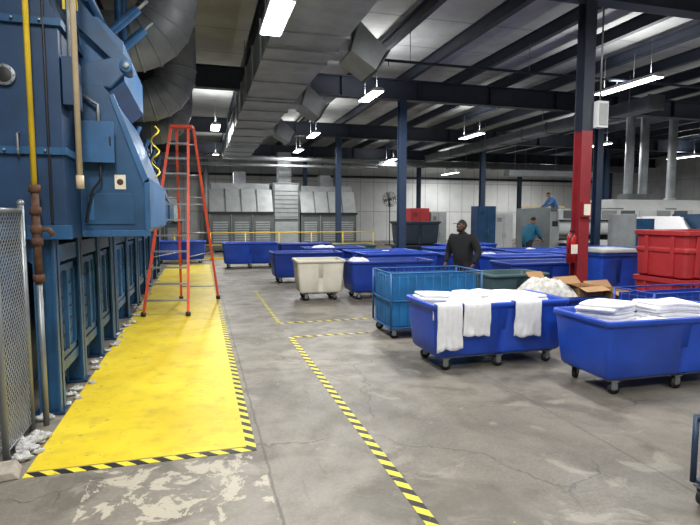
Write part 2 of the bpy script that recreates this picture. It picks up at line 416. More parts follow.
# ---------------- left machinery
def dryer(y0,y1,first=False):
    b=B(); xf=-1.22
    n=max(2,round((y1-y0)/1.25)); 
    ys=[y0+(y1-y0)*i/n for i in range(n+1)]
    for i,yy in enumerate(ys):
        yy=min(max(yy,y0+.09),y1-.09)
        b.box(xf-.16,xf,yy-.02,yy+.02,.03,1.55,mach); b.box(xf-.02,xf,yy-.09,yy+.09,.03,1.55,mach); b.box(xf-.17,xf-.15,yy-.09,yy+.09,.03,1.55,mach)
        b.box(xf-.22,xf+.03,yy-.09,yy+.09,0.005,.03,machd)
        b.prism([(xf-.45,1.55),(xf-.02,1.55),(xf-.02,1.2)],1,yy-.012,yy+.012,mach)
    for i in range(n):
        a,c=ys[i]+.1,ys[i+1]-.1
        b.box(xf-.1,xf-.07,a,c,.42,1.3,machl)
        b.box(xf-.07,xf-.045,a,a+.06,.42,1.3,mach); b.box(xf-.07,xf-.045,c-.06,c,.42,1.3,mach)
        b.box(xf-.07,xf-.045,a,c,1.24,1.3,mach); b.box(xf-.07,xf-.045,a,c,.42,.48,mach)
        b.box(xf-.06,xf-.02,(a+c)/2-.02,(a+c)/2+.02,.48,1.24,mach)
        for k in range(5): b.box(xf-.07,xf-.055,a+.1,c-.1,.6+k*.12,.62+k*.12,machd)
        b.box(xf-.14,xf-.02,a,c,1.34,1.5,mach); b.box(xf-.14,xf-.04,a,c,.3,.4,mach)
    b.box(xf-2.4,xf-.5,y0+.3,y1-.3,.02,1.55,machd)
    b.box(xf-2.4,xf-.25,y0+.05,y0+.12,.3,1.5,mach)
    xb=xf-2.6; t=4.35 if first else 3.72
    b.prism([(xb,1.56),(xf+.12,1.56),(xf+.12,2.3),(xf+.12,t-.95),(xf-.25,t-.1),(xf-.7,t),(xb,t)],1,y0-.05,y1-.12,machd if first else mach)
    b.box(xb,xf+.16,y0-.08,y0-.02,1.56,1.68,mach); b.box(xb,xf+.16,y1-.16,y1-.1,1.56,1.68,mach)
    for zz in (2.3,3.35):
        b.box(xb,xf+.155 if zz<t-.9 else xf-.0,y0-.09,y1-.1,zz-.03,zz+.03,mach)
        for k in range(10): b.tube([(xf-.1*k,y0-.1,zz),(xf-.1*k,y0-.12,zz)],.012,steel,6)
    px,pz=-1.5,2.9
    b.tube([(px,y0-.05,pz),(px,y0-.09,pz)],.085,steel,20); b.tube([(px,y0-.09,pz),(px,y0-.095,pz)],.06,black,20)
    for k in range(8):
        a=k*math.pi/4; b.tube([(px+.073*math.cos(a),y0-.09,pz+.073*math.sin(a)),(px+.073*math.cos(a),y0-.1,pz+.073*math.sin(a))],.007,steel,6)
    b.tube([(-1.42,y0-.05,2.45),(-1.42,y0-.11,2.43),(-1.42,y0-.11,2.27),(-1.42,y0-.05,2.25)],.01,steel,8)
    h0,h1=y0+.55,y1-.2
    hx=-.5 if first else -.8
    prof=[(xf+.12,1.58),(hx-.06,1.58),(hx,1.66),(hx,2.12),(hx-.3,2.92),(hx-.36,3.0),(xf+.12,3.0)] if first else [(xf+.12,1.58),(hx-.06,1.58),(hx,1.66),(hx,2.12),(hx-.25,2.7),(xf+.12,2.72)]
    b.prism(prof,1,h0,h1,mach)
    b.prism([(hx-.02,1.6),(hx+.03,1.64),(hx+.03,2.14),(hx-.02,2.1)],1,h0-.03,h1+.02,machl)
    b.box(xf+.13,hx+.02,h0-.03,h0+.02,1.56,1.62,machl)
    b.prism([(hx+.03,2.1),(hx-.27,2.93),(hx-.31,2.91),(hx-.03,2.08)],1,h0-.03,h0+.03,machl)
    b.tube([(-.9,h0-.1,2.28),(-.9,h0-.1,2.1),(-.98,h0-.08,2.0),(-1.05,h0-.06,1.7)],.012,black,8)
    if first:
        b.box(-1.04,-.62,h0-.02,h0-.004,1.68,1.98,mach); b.box(-1.03,-.98,h0-.03,h0-.02,1.72,1.94,machl)
        b.box(-1.02,-.78,h0-.16,h0-.03,2.28,2.62,machl); b.box(-1.04,-.76,h0-.175,h0-.16,2.26,2.64,machl)
        b.box(-.8,-.785,h0-.19,h0-.175,2.42,2.5,black)
        b.tube([(-.9,h0-.1,2.64),(-.9,h0-.1,2.8),(-1.05,h0-.06,2.9)],.018,steel,8)
        b.box(-.79,-.69,h0-.012,h0-.003,2.02,2.16,labelw); b.tube([(-.74,h0-.012,2.09),(-.74,h0-.02,2.09)],.03,rust,14)
        b.prism([(xf+.12,3.0),(hx-.34,3.0),(hx-.2,3.12),(hx-.2,3.5),(hx-.42,3.72),(xf+.12,3.72)],1,h0+.25,h1-.3,machl)
        b.prism([(xf+.1,3.0),(hx-.3,3.0),(hx-.12,3.2),(hx-.2,3.3),(xf+.2,3.2)],1,h0+.02,h0+.07,mach)
        b.prism([(xf+.1,3.6),(hx-.16,3.16),(hx-.1,3.24),(xf+.16,3.82)],1,h0+.1,h0+.15,mach)
        b.tube([(hx-.15,h0-.02,3.2),(hx-.15,h0+.22,3.2)],.06,machl,16); b.tube([(hx-.15,h0-.04,3.2),(hx-.15,h0+.0,3.2)],.03,steel,12)
        for yy in (h0+1.0,h0+1.7):
            b.tube([(xf+.2,yy,3.72),(hx-.12,yy,4.1)],.05,machl,12); b.tube([(hx-.12,yy,4.1),(hx-.02,yy,4.2)],.02,alum,8)
        b.tube([(xf+.2,h0+.2,3.9),(xf+.2,h1,3.9)],.06,mach,12)
        b.box(xf+.13,xf+.25,y0+.1,y0+.11,3.52,3.66,labely)
        b.tube([(hx-.05+.05*math.sin(i*.7),h0+1.9+.05*math.cos(i*.7),2.95-i*.03) for i in range(26)],.012,yellowp,6)
        b.box(xf+.13,xf+.22,y0-.02,y0+.3,2.7,3.1,machd); b.tube([(xf+.17,y0+.1,3.1),(xf+.17,y0+.1,4.3)],.015,steel,8)
        b.tube([(xf+.02,y0-.08,1.7),(xf+.02,y0-.08,4.0)],.012,black,6)
    else:
        for yy in (h0+.3,h1-.3):
            b.tube([(xf+.15,yy,2.74),(hx-.1,yy,3.2)],.04,machl,10)
        b.tube([(hx-.25,h0+.05,2.95),(hx-.25,h1,2.95)],.035,mach,10)
    b.tube([(xf-.55,y0+.6,t),(xf-.55,y0+.6,t+.2)],.25,machl,24)
    b.tube([(xf-.2,y0+.4,t-.05),(xf-.2,y1-.5,t-.05)],.05,machl,12)
    return b.done('industrial_dryer',bevel=.006)
dryer(5.05,8.2,True); dryer(8.35,11.2); dryer(11.35,14.2); dryer(14.35,17.2)

b=B()
b.tube([(-.98,8.27,3.4),(-.98,8.27,6.2)],.06,mach,14); b.tube([(-1.02,8.1,4.36),(-1.02,8.1,6.2)],.045,machl,12)
for zz in (4.4,5.2): b.tube([(-.98,8.27,zz),(-.98,8.27,zz+.05)],.08,mach,14)
b.done('blue_supply_pipe')
b=B(); 
GPX,GPY=-1.285,4.83
b.tube([(GPX,GPY,6.2),(GPX,GPY,1.98)],.022,yellowp,12)
b.tube([(GPX,GPY,2.0),(GPX,GPY,1.2)],.03,rust,12)
for zz in (1.98,1.8,1.55,1.25): b.tube([(GPX,GPY,zz-.03),(GPX,GPY,zz+.03)],.045,rust,8)
b.tube([(GPX,GPY,1.65),(GPX+.09,GPY,1.65),(GPX+.12,GPY,1.6)],.022,rust,8); b.sphere((GPX,GPY,1.65),.05,rust)
b.tube([(GPX,GPY,1.2),(GPX,GPY,.0)],.024,steel,10); b.done('gas_pipe')
b=B(); b.tube([(-.97,4.95,6.2),(-.97,4.95,2.08)],.024,cream,14)
b.tube([(-.97,4.95,2.1),(-.97,4.95,1.99)],.032,cream,14); b.tube([(-.97,4.95,4.6),(-.97,4.95,4.66)],.034,rust,12); b.done('steam_pipe')
# fence
b=B(); fx=-1.36; y0,y1=4.12,4.72; zt=1.8
for yy in (y0,y1): b.tube([(fx,yy,0),(fx,yy,zt+.05)],.024,steel,12); b.sphere((fx,yy,zt+.06),.03,steel)
b.tube([(fx,y0,zt),(fx,y1,zt)],.018,steel,10); b.tube([(fx,y0,.08),(fx,y1,.08)],.008,steel,8)
b.tube([(fx,y0,zt),(-3.9,y0,zt)],.018,steel,10)
def mesh_wires(P0,U,Wd,H):
    s=.055; k=-H
    while k<Wd:
        for sg in (0,1):
            a0=max(0,k); a1=min(Wd,k+H)
            if a1-a0<.01: continue
            za,zb=a0-k,a1-k
            if sg: za,zb=H-za,H-zb
            b.tube([P0+U*a0+Vector((0,0,za)),P0+U*a1+Vector((0,0,zb))],.003,alum,4,smooth=False)
        k+=s
mesh_wires(Vector((fx,y0,.08)),Vector((0,1,0)),y1-y0,zt-.08)
mesh_wires(Vector((fx,y0,.08)),Vector((-1,0,0)),1.2,zt-.08)
b.done('chain_link_fence')
b=B(); b.prism([(-.16,0),(.16,0),(.12,.06),(-.12,.06)],1,-.11,.11,conc); b.done('fence_post_base',(-1.38,3.93,0),.2,bevel=.01)
b=B()
LC=[(-1.29,4.3,.05),(-1.27,4.45,.06),(-1.3,4.6,.04),(-1.28,4.15,.05),(-1.33,4.95,.05),(-1.2,4.25,.03),(-1.22,4.55,.04),(-1.35,4.4,.07)]
rr_=random.Random(3)
yy=5.3
while yy<17:
    LC.append((-1.16+rr_.uniform(-.12,.05),yy,rr_.uniform(.015,.045))); yy+=rr_.uniform(.08,.35)
for i,(lx,ly,lr) in enumerate(LC):
    q=B(); q.sphere((0,0,lr*.42),(lr*1.3,lr,lr*.5),lint,18,10)
    vv=[]
    for v in q.v:
        f=1+.9*noise.noise(Vector(v)*34+Vector((i,0,0)))
        vv.append((lx+v[0]*f,ly+v[1]*f,.005+max(0,v[2]*f)))
    b.add(vv,q.f,lint,True)
b.done('floor_lint')

# ---------------- ladder
def make_ladder():
    b=B(); top=Vector((-.33,10.55,3.42))
    fl,fr=Vector((-1.0,9.75,.01)),Vector((-.24,9.6,.01)); rl,rr=Vector((-.42,11.6,.01)),Vector((.34,11.5,.01))
    ax=(fr-fl).normalized()
    tl,tr=top-ax*.16,top+ax*.16
    bk=Vector((.12,.1,0))*.8
    def rail(a,c):
        b.tube([a,c],.034,ladder,4,smooth=False); b.tube([a,a+(c-a)*.02],.045,black,6)
    rail(fl,tl); rail(fr,tr); rail(rl,tl+bk); rail(rr,tr+bk)
    for k in range(1,12):
        t=k/12; p=fl.lerp(tl,t);q=fr.lerp(tr,t); d=(q-p).normalized(); n=Vector((-d.y,d.x,0))*.04
        b.add([p-n,q-n,q+n,p+n]+[v-Vector((0,0,.03)) for v in (p-n,q-n,q+n,p+n)],[(0,1,2,3),(7,6,5,4),(0,4,5,1),(1,5,6,2),(2,6,7,3),(3,7,4,0)],alum)
    for k in (1,3,5,7,9,11):
        t=k/12; b.tube([rl.lerp(tl+bk,t),rr.lerp(tr+bk,t)],.013,alum,6)
    for t in (.3,.62):
        b.tube([fl.lerp(tl,t),rl.lerp(tl+bk,t)],.01,alum,6); b.tube([fr.lerp(tr,t),rr.lerp(tr+bk,t)],.01,alum,6)
    b.T=Matrix.Translation(top+bk*.5)@Matrix.Rotation(math.atan2(ax.y,ax.x),4,'Z'); b.box(-.2,.2,-.11,.11,0,.05,ladder); b.T=Matrix.Identity(4)
    b.done('step_ladder')
make_ladder()

# ---------------- carts front
RIM=.78
cart(3.34,5.66,1.74,.84,RIM,rz=.0)
heap(3.36,5.66,.60,1.6,.74,.25,3,name='towel_pile',sc=4.5)
drape(2.62,5.24,RIM,.29,.50,seed=1); drape(2.96,5.24,RIM,.32,.36,seed=2); drape(3.62,5.24,RIM,.33,.40,seed=4)
towel_stack(3.3,5.75,.72,.5,.5,3,.1,9); towel_stack(2.75,5.8,.72,.5,.45,3,-.1,8); towel_stack(3.85,5.7,.70,.5,.5,3,.05,7)
cart(4.66,4.44,1.9,.84,RIM-.02,rz=-.02)
b=B(); b.box(-.86,.86,-.35,.35,.52,.6,cloth); b.done('linen_pile',(4.66,4.44,0),-.02)
towel_stack(4.12,4.55,.6,.58,.46,7,.45,1); towel_stack(4.98,4.6,.6,.6,.46,6,-.1,2); towel_stack(4.5,4.3,.6,.5,.4,2,.1,3)
def cage_cart(x,y,L,W,H,rz,panel,frame,name='wire_cage_cart',solid=1.0):
    b=B()
    for sx in (-1,1):
        for sy in (-1,1):
            b.tube([(sx*L/2,sy*W/2,.16),(sx*L/2,sy*W/2,H)],.016,frame,8); caster(b,sx*(L/2-.08),sy*(W/2-.08),.06,.3*sx)
    for z in (.16,.55,H):
        b.tube([(-L/2,-W/2,z),(L/2,-W/2,z),(L/2,W/2,z),(-L/2,W/2,z),(-L/2,-W/2,z)],.012,frame,8)
    nx=int(L/.12)
    for i in range(nx+1):
        xx=-L/2+L*i/nx
        for sy in (-1,1): b.tube([(xx,sy*W/2,.16),(xx,sy*W/2,H)],.0035,frame,4)
    for i in range(int(W/.12)+1):
        yy=-W/2+W*i/int(W/.12)
        for sx in (-1,1): b.tube([(sx*L/2,yy,.16),(sx*L/2,yy,H)],.0035,frame,4)
    b.box(-L/2,L/2,-W/2,W/2,.145,.17,frame)
    if panel:
        e=L*solid
        R=[rrect(e-.05,W-.05,.04,z,ox=-(L-e)/2) for z in (.18,H-.06)]+[rrect(e-.07,W-.07,.04,z,ox=-(L-e)/2) for z in (H-.06,.24)]
        b.loft(R,panel,True,True,False)
    return b.done(name,(x,y,0),rz)
cage_cart(3.3,7.35,1.42,.84,.95,-.02,tealbin,tealwire,solid=.98)
cart(5.15,8.0,1.1,.76,.8,m=greenbin,name='storage_bin',six=False)
cart(5.0,6.6,1.3,.7,.6,m=bluebin2,six=False)
def carton(x,y,z,L,W,H,rz):
    b=B(); t=.006
    b.box(-L/2,L/2,-W/2,W/2,0,t,card)
    b.box(-L/2,-L/2+t,-W/2,W/2,0,H,card); b.box(L/2-t,L/2,-W/2,W/2,0,H,card); b.box(-L/2,L/2,-W/2,-W/2+t,0,H,card); b.box(-L/2,L/2,W/2-t,W/2,0,H,card)
    b.add([(-L/2,-W/2,H),(L/2,-W/2,H),(L/2,-W/2-.14,H-.05),(-L/2,-W/2-.14,H-.05)],[(0,1,2,3)],card)
    b.add([(-L/2,-W/2,H),(-L/2,W/2,H),(-L/2-.13,W/2,H+.05),(-L/2-.13,-W/2,H+.05)],[(0,1,2,3)],card)
    b.add([(L/2,-W/2,H),(L/2,W/2,H),(L/2+.12,W/2,H-.02),(L/2+.12,-W/2,H-.02)],[(0,1,2,3)],card)
    b.add([(-L/2,W/2,H),(L/2,W/2,H),(L/2,W/2+.1,H+.1),(-L/2,W/2+.1,H+.1)],[(0,1,2,3)],card)
    return b.done('cardboard_box',(x,y,z),rz)
carton(5.4,6.5,.605,.48,.4,.14,.15); carton(5.0,6.85,.605,.3,.2,.2,.1); carton(5.98,6.5,0,.5,.45,.66,.1)
heap(4.8,6.5,.62,.75,.55,.26,11,m=plastic,name='plastic_bag_bundle',sc=9,base=.01)
# red bins stack
for k in range(2):
    b=B(); z0=.12 if k==0 else .0; L,W=1.7,1.0
    R=[rrect(L-.1,W-.1,.05,z0),rrect(L-.05,W-.05,.06,z0+.03),rrect(L-.03,W-.03,.06,.40),rrect(L+.01,W+.01,.06,.42),rrect(L+.01,W+.01,.06,.47),rrect(L-.03,W-.03,.06,.49),rrect(L-.02,W-.02,.06,.67)]
    R+=[rrect(L+.06,W+.06,.08,.69),rrect(L+.06,W+.06,.08,.765),rrect(L-.04,W-.04,.06,.765),rrect(L-.12,W-.12,.05,z0+.06)]
    b.loft(R,redbin,True,True,False)
    for kx in (-.62,-.2,.2,.62): b.box(kx-.035,kx+.035,-W/2-.012,-W/2+.03,z0+.04,.69,redbin)
    for ky in (-.25,.25): b.box(-L/2-.012,-L/2+.03,ky-.035,ky+.035,z0+.04,.69,redbin)
    if k==0:
        for sx in (-1,1):
            for sy in (-1,1): caster(b,sx*.6,sy*.33,.045)
    b.done('red_storage_bin',(8.05,6.85,.77*k),bevel=.008)
cage_cart(6.3,5.6,1.6,.66,.78,0,bluebin2,bluebin2)
b=B(); tub(b,.85,.75,1.08,bluebin,zb=.14,taper=.06); b.loft([rrect(.95,.85,.1,1.085),rrect(.95,.85,.1,1.12),rrect(.8,.7,.1,1.16)],greym,True,True,True)
for sx in (-1,1):
    for sy in (-1,1): caster(b,sx*.3,sy*.25,.05)
b.done('lidded_bin',(7.5,8.35,0))
rows=[(3.95,10.9,0),(7.4,10.95,1),(9.5,11,0),(6.95,9.65,0),(9.15,9.7,0),
 (4.7,12.25,0),(6.85,12.3,0),(9.0,12.3,0),(11.15,12.3,0),
 (2.75,14.1,0),(4.75,13.7,0),(7.2,13.9,0),(9.35,13.7,0),(11.5,13.4,0),
 (1.65,18.6,1),(3.6,18.7,0),(-.75,21,0),(8.4,15.6,0),(4.0,16.0,0),(11.2,9.7,0),(11.7,11,0)]
for i,(x,y,k) in enumerate(rows):
    cart(x,y,1.86,.86,.82+.03*(i%3),rz=random.uniform(-.03,.03),m=bluebin if i%3 else bluebin2)
for i,(x,y,L) in enumerate(((3.3,10.9,.5),(3.7,16.0,.9),(8.4,15.6,.8))):
    heap(x,y,.70,L,.6,.15,30+i,sc=6)
for i,(x,y) in enumerate(((5.0,13.7),(7.3,12.3),(9.6,13.7),(9.3,9.7))):
    heap(x,y,.66,.5,.5,.13,40+i,sc=7)
cart(2.42,11.0,1.0,.8,.86,m=whitebin,name='white_laundry_cart',six=False,rz=-.05)
for k in range(2):
    b=B(); tub(b,1.45,.9,.76,navybin,zb=.14 if k==0 else .02); b.box(-.76,.76,-.49,.49,.74,.8,navybin)
    if k==0:
        for sx in (-1,1):
            for sy in (-1,1): caster(b,sx*.5,sy*.28,.05)
    b.done('dark_storage_bin',(7.2,17.0,.803*k),bevel=.006)
b=B(); tub(b,1.3,.8,.8,greenbin,zb=.14)
for sx in (-1,1):
    for sy in (-1,1): caster(b,sx*.4,sy*.25,.05)
b.done('storage_bin',(5.2,17.6,0)); 
def cabinet(x,y,w,d,h,m,name):
    b=B(); b.box(-w/2,w/2,-d/2,d/2,.08,h,m); b.box(-w/2+.03,w/2-.03,-d/2+.04,d/2,0,.08,black)
    b.box(-w/2+.02,-.005,-d/2-.02,-d/2,.12,h-.04,m); b.box(.005,w/2-.02,-d/2-.02,-d/2,.12,h-.04,m)
    b.tube([(-.05,-d/2-.03,h*.5),(-.05,-d/2-.03,h*.6)],.01,steel,6); b.tube([(.05,-d/2-.03,h*.5),(.05,-d/2-.03,h*.6)],.01,steel,6)
    for k in range(4): b.box(-w/2+.1,-.1,-d/2-.025,-d/2-.02,h-.2-k*.04,h-.18-k*.04,black)
    return b.done(name,(x,y,0),bevel=.005)
cabinet(10.2,17.6,.75,.5,2.15,mach,'blue_cabinet'); cabinet(8.4,19.6,.8,.5,2.1,redbin,'red_cabinet'); cabinet(9.3,19.8,.7,.5,1.95,greym,'grey_cabinet')
cabinet(11.3,18.2,.8,.5,1.9,white,'white_cabinet')
b=B()
R=[rrect(.8,.6,.06,z) for z in (.16,.5)]+[rrect(.76,.56,.05,z) for z in (.5,.2)]
b.loft(R,white,True,True,False)
for sx in (-1,1):
    for sy in (-1,1): b.tube([(sx*.41,sy*.31,.14),(sx*.41,sy*.31,.56)],.018,colblue,10); caster(b,sx*.36,sy*.27,.05)
b.tube([(-.41,-.31,.54),(.41,-.31,.54),(.41,.31,.54),(-.41,.31,.54),(-.41,-.31,.54)],.014,colblue,8)
b.box(-.41,.41,-.31,.31,.14,.16,colblue)
b.done('linen_hamper',(3.27,2.08,0))

b=B(); b.tube([(0,0,0),(0,0,.42),(0,0,.47),(0,0,.5)],[.075,.075,.05,.02],redx,18); b.box(-.02,.02,-.05,.03,.5,.53,black); b.tube([(0,-.05,.5),(-.08,-.06,.4),(-.09,-.05,.15)],.01,black,8); b.box(-.06,.06,-.078,-.072,.15,.3,labelw)
b.box(.07,.105,-.02,.02,.2,.3,steel)
b.done('fire_extinguisher',(CX-.21,CY-.07,1.0))
b=B(); b.box(-.1,.1,-.08,.08,0,.42,white); b.box(-.08,.08,-.09,-.08,.04,.38,greym); b.tube([(0,0,.42),(0,0,1.9)],.015,steel,8); b.done('electrical_box',(6.32,7.3,3.2))
b=B(); b.box(-.08,.08,-.05,0,0,.24,colred); b.box(-.06,.06,-.06,-.05,.03,.21,labelw); b.done('wall_sign',(CX,CY-.105,1.75))

# ---------------- back machines
def tunnel(x,y,w,d,h,name='grey_laundry_machine'):
    b=B(); b.box(-w/2,w/2,-d/2,d/2,.1,h*.6,greyd); b.prism([(-d/2-.05,h*.62),(d/2,h*.62),(d/2,h),(-d/2+.55,h),],0,-w/2,w/2,greym)
    b.box(-w/2-.04,w/2+.04,-d/2-.08,d/2,h*.6,h*.64,black); n=3
    for k in range(n):
        a=-w/2+w*k/n+.06; c=-w/2+w*(k+1)/n-.06
        b.box(a,c,-d/2-.03,-d/2,.2,h*.56,greyd); b.box(c-.1,c-.07,-d/2-.06,-d/2-.03,h*.3,h*.38,black)
        for q in range(9): b.box(a+.1,c-.1,-d/2-.04,-d/2-.03,.5+q*(h*.5-.5)/9,.5+q*(h*.5-.5)/9+.07,greym)
        b.box(a-.06,a-.03,-d/2-.06,-d/2,.1,h*.62,greym)
    for q in range(1,4): b.prism([(-d/2-.08,h*.62),(-d/2-.0,h*.62),(-d/2+.6,h+.02),(-d/2+.5,h+.02)],0,-w/2+w*q/4-.03,-w/2+w*q/4+.03,greyd)
    for k in range(4): b.box(-w/2+.1+k*(w-.3)/3,-w/2+.2+k*(w-.3)/3,-d/2,d/2,0,.1,greyd)
    b.box(-w/2+.1,w/2-.1,-d/2+.6,d/2,h,h+.3,duct)
    b.box(-.3,.3,-.1,.5,h+.3,h+.9,duct)
    return b.done(name,(x,y,0),bevel=.01)
tunnel(2.0,27.6,3.1,2,3.15); tunnel(6.6,28.2,3.0,2,3.1)
b=B(); b.box(-.7,.7,-.7,.7,0,3.5,greyd); b.box(-.6,.6,-.74,-.7,.3,1.5,greym); b.box(-.6,.6,-.74,-.7,1.65,3.4,greym); b.box(-.35,.35,-.3,.3,3.5,5.1,duct)
for k in range(7): b.box(-.62,.62,-.76,-.74,1.75+k*.22,1.78+k*.22,greyd)
b.done('control_tower',(4.3,27.8,0),bevel=.01)
tunnel(-2.2,30,2.4,2,2.4)
b=B()
for xx in [-1+1.4*k for k in range(7)]: b.tube([(xx,22.2,0),(xx,22.2,1.1)],.024,yellowp,8)
b.tube([(-1,22.2,1.1),(7.4,22.2,1.1)],.024,yellowp,8); b.tube([(-1,22.2,.6),(7.4,22.2,.6)],.024,yellowp,8); b.box(-1,7.4,22.19,22.21,.0,.1,yellowp); b.done('yellow_guard_rail')
b=B()
for (xx,yy,r) in ((-1.9,18,.1),(-1.5,18.2,.07),(-2.4,18.6,.14),(.4,33,.16),(8.8,34.5,.12)):
    b.tube([(xx,yy,0),(xx,yy,5.7)],r,duct if r>.1 else colblue,14)
b.done('vertical_pipes')
b=B()
for (zz,r,yy) in ((4.6,.1,26.2),(4.3,.07,26.4)):
    b.tube([(-4,yy,zz),(9,yy,zz)],r,duct,10)
for xx in (-3,2.5,7): b.tube([(xx,26.2,4.6),(xx,26.2,5.8)],.02,steel,6)
b.done('overhead_pipes')

# fan
b=B(); b.tube([(0,0,0),(0,0,.04)],.3,black,20); b.tube([(0,0,0),(0,0,2.5)],.03,black,8)
fz=2.85
for yy in (-.12,.12):
    for rr in (.2,.34,.46): 
        b.tube([(rr*math.cos(a*math.pi/12),yy*(1 if rr>.4 else 1.3),fz+rr*math.sin(a*math.pi/12)) for a in range(25)],.008,black,5)
for a in range(12):
    c,s_=math.cos(a*math.pi/6),math.sin(a*math.pi/6); b.tube([(0,-.17,fz),(.34*c,-.15,fz+.34*s_),(.46*c,-.12,fz+.46*s_),(.46*c,.12,fz+.46*s_),(0,.17,fz)],.005,black,4)
b.tube([(0,-.1,fz),(0,.2,fz)],.09,greyd,14)
for a in range(4):
    t=a*math.pi/2+.3; c,s_=math.cos(t),math.sin(t); p=lambda r,o,yy:(r*c-o*s_,yy,fz+r*s_+o*c)
    b.add([p(.07,-.04,-.04),p(.42,-.12,-.06),p(.42,.1,.05),p(.07,.04,.04)],[(0,1,2,3)],alum)
b.box(-.03,.03,.0,.15,2.4,fz,black)
b.done('pedestal_fan',(11.4,31,0))

# ironer line right
def ironer(x,y,w):
    b=B(); d=2.2
    for sx in (0,w*.36,w*.68,w):
        b.box(sx-.18,sx+.18,-d/2,d/2,0,2.1,greyd); b.box(sx-.2,sx+.2,-d/2-.02,-d/2,.15,1.95,greym if sx!=w*.36 else mach)
        b.box(sx-.12,sx+.12,-d/2-.04,-d/2-.02,1.4,1.6,black)
    for k in range(3):
        yy=-.75+k*.75; b.tube([(.2,yy,1.35),(w-.2,yy,1.35)],.3,white,24)
    b.box(.18,w-.18,-d/2+.1,d/2,.2,.85,greyd)
    b.box(.18,w-.18,-d/2-.45,-d/2+.1,.78,.86,white)
    # white sheets on feed belts
    for k in range(7): b.box(.3+k*(w-.7)/7,.3+k*(w-.7)/7+.8,-d/2-.47,-d/2+.1,.862,.875,cloth); b.box(.3+k*(w-.7)/7,.3+k*(w-.7)/7+.8,-d/2-.49,-d/2-.47,.45,.875,cloth)
    b.prism([(-d/2+.15,2.0),(d/2,2.0),(d/2-.2,2.45),(-d/2+.45,2.45)],0,w*.36,w-.1,white)
    b.box(.1,w*.36,-d/2+.15,d/2,1.85,2.02,white)
    b.box(0.1,w,-d/2-.1,-d/2+.14,1.65,2.05,white)
    for k in range(9):
        b.box(.3+k*.87,.3+k*.87+.66,-d/2-.13,-d/2-.1,1.7,2.0,(greyd,white,greym)[k%3])
    for xx in (w*.53,w*.62,w*.8): b.tube([(xx,0,2.4),(xx,0,6.0)],.17,duct,18); b.tube([(xx,0,2.4),(xx,0,2.55)],.24,duct,18)
    b.box(w*.5,w*.66,-.3,.3,2.45,2.7,greyd)
    return b.done('flatwork_ironer',(x,y,0),bevel=.008)
ironer(12.8,18,8.2)
b=B(); b.box(0,2.4,-.5,.5,0,1.15,greym); b.box(-.05,2.45,-.55,.55,1.15,1.2,greyd); b.box(.1,.9,-.53,-.5,.2,.9,white); b.box(1.1,2.0,-.53,-.5,.2,.9,white)
for xx in (0,1.1,2.2): b.tube([(xx,.5,1.2),(xx,.5,2.2)],.02,yellowp,8)
b.tube([(0,.5,2.2),(2.2,.5,2.2)],.02,yellowp,8)
b.done('work_platform',(13.8,20.0,0),bevel=.006)
b=B()
b.box(0,2.6,-.5,.5,.15,1.0,greym); b.prism([(-.5,1.0),(.5,1.0),(.5,1.75),(.1,1.75)],0,0,2.6,white); b.box(-.1,0,-.55,.55,0,1.85,greym); b.box(2.6,2.7,-.55,.55,0,1.85,mach)
b.box(0,.7,-.56,-.5,.2,1.7,mach)
for k in range(5): b.box(.85+k*.34,1.05+k*.34,-.54,-.5,.3,.9,white)
b.prism([(-.47,1.06),(.08,1.74),(.06,1.78),(-.5,1.1)],0,.8,2.4,cloth)
b.tube([(0,-.45,1.2),(2.6,-.45,1.2)],.06,steel,12)
b.done('linen_folder',(13.3,14.1,0),bevel=.008)
b=B(); b.box(0,3.2,-.5,.5,.15,1.0,white); b.box(-.1,0,-.55,.55,0,1.7,greym); b.box(3.2,3.3,-.55,.55,0,1.7,mach); b.tube([(0,0,1.3),(3.2,0,1.3)],.25,white,20); b.tube([(0,-.4,1.05),(3.2,-.4,1.05)],.06,steel,12)
b.box(0,3.2,.2,.5,1.55,1.8,greym)
for k in range(3): b.box(.2+k,.9+k,-.53,-.5,.3,.85,mach if k==1 else greym)
b.done('linen_feeder',(16.5,14.1,0),bevel=.008)
b=B(); b.box(0,6,-.25,.25,3.9,4.2,duct); b.box(0,6,-.28,-.25,3.88,3.92,steel)
for xx in (.5,3,5.5): b.tube([(xx,0,4.2),(xx,0,5.8)],.015,steel,5)
b.done('ceiling_cable_tray',(15.5,24.5,0))

# ---------------- people
def seg_dist(p,a,c):
    ab=c-a; t=max(0,min(1,(p-a).dot(ab)/max(1e-9,ab.dot(ab)))); return (p-a-ab*t).length
def skinmesh(name,verts,edges,radii,root,matf,parent,levels=2):
    me=bpy.data.meshes.new(name); me.from_pydata([tuple(v) for v in verts],edges,[])
    o=bpy.data.objects.new(name,me); S.collection.objects.link(o)
    sk=o.modifiers.new('Skin','SKIN'); sk.use_smooth_shade=True
    for i,r in enumerate(radii):
        d=me.skin_vertices[0].data[i]; d.radius=r if isinstance(r,tuple) else (r,r); d.use_root=(i==root)
    ss=o.modifiers.new('Sub','SUBSURF'); ss.levels=levels; ss.render_levels=levels
    dg=bpy.context.evaluated_depsgraph_get(); ev=o.evaluated_get(dg); m2=bpy.data.meshes.new_from_object(ev)
    bpy.data.objects.remove(o)
    mats=[]
    idx=[]
    for p in m2.polygons:
        m=matf(p.center)
        if m not in mats: mats.append(m)
        idx.append(mats.index(m))
    m2.materials.clear()
    for m in mats: m2.materials.append(m)
    for p,i in zip(m2.polygons,idx): p.material_index=i; p.use_smooth=True
    o=bpy.data.objects.new(name,m2); S.collection.objects.link(o); o.parent=parent
    return o
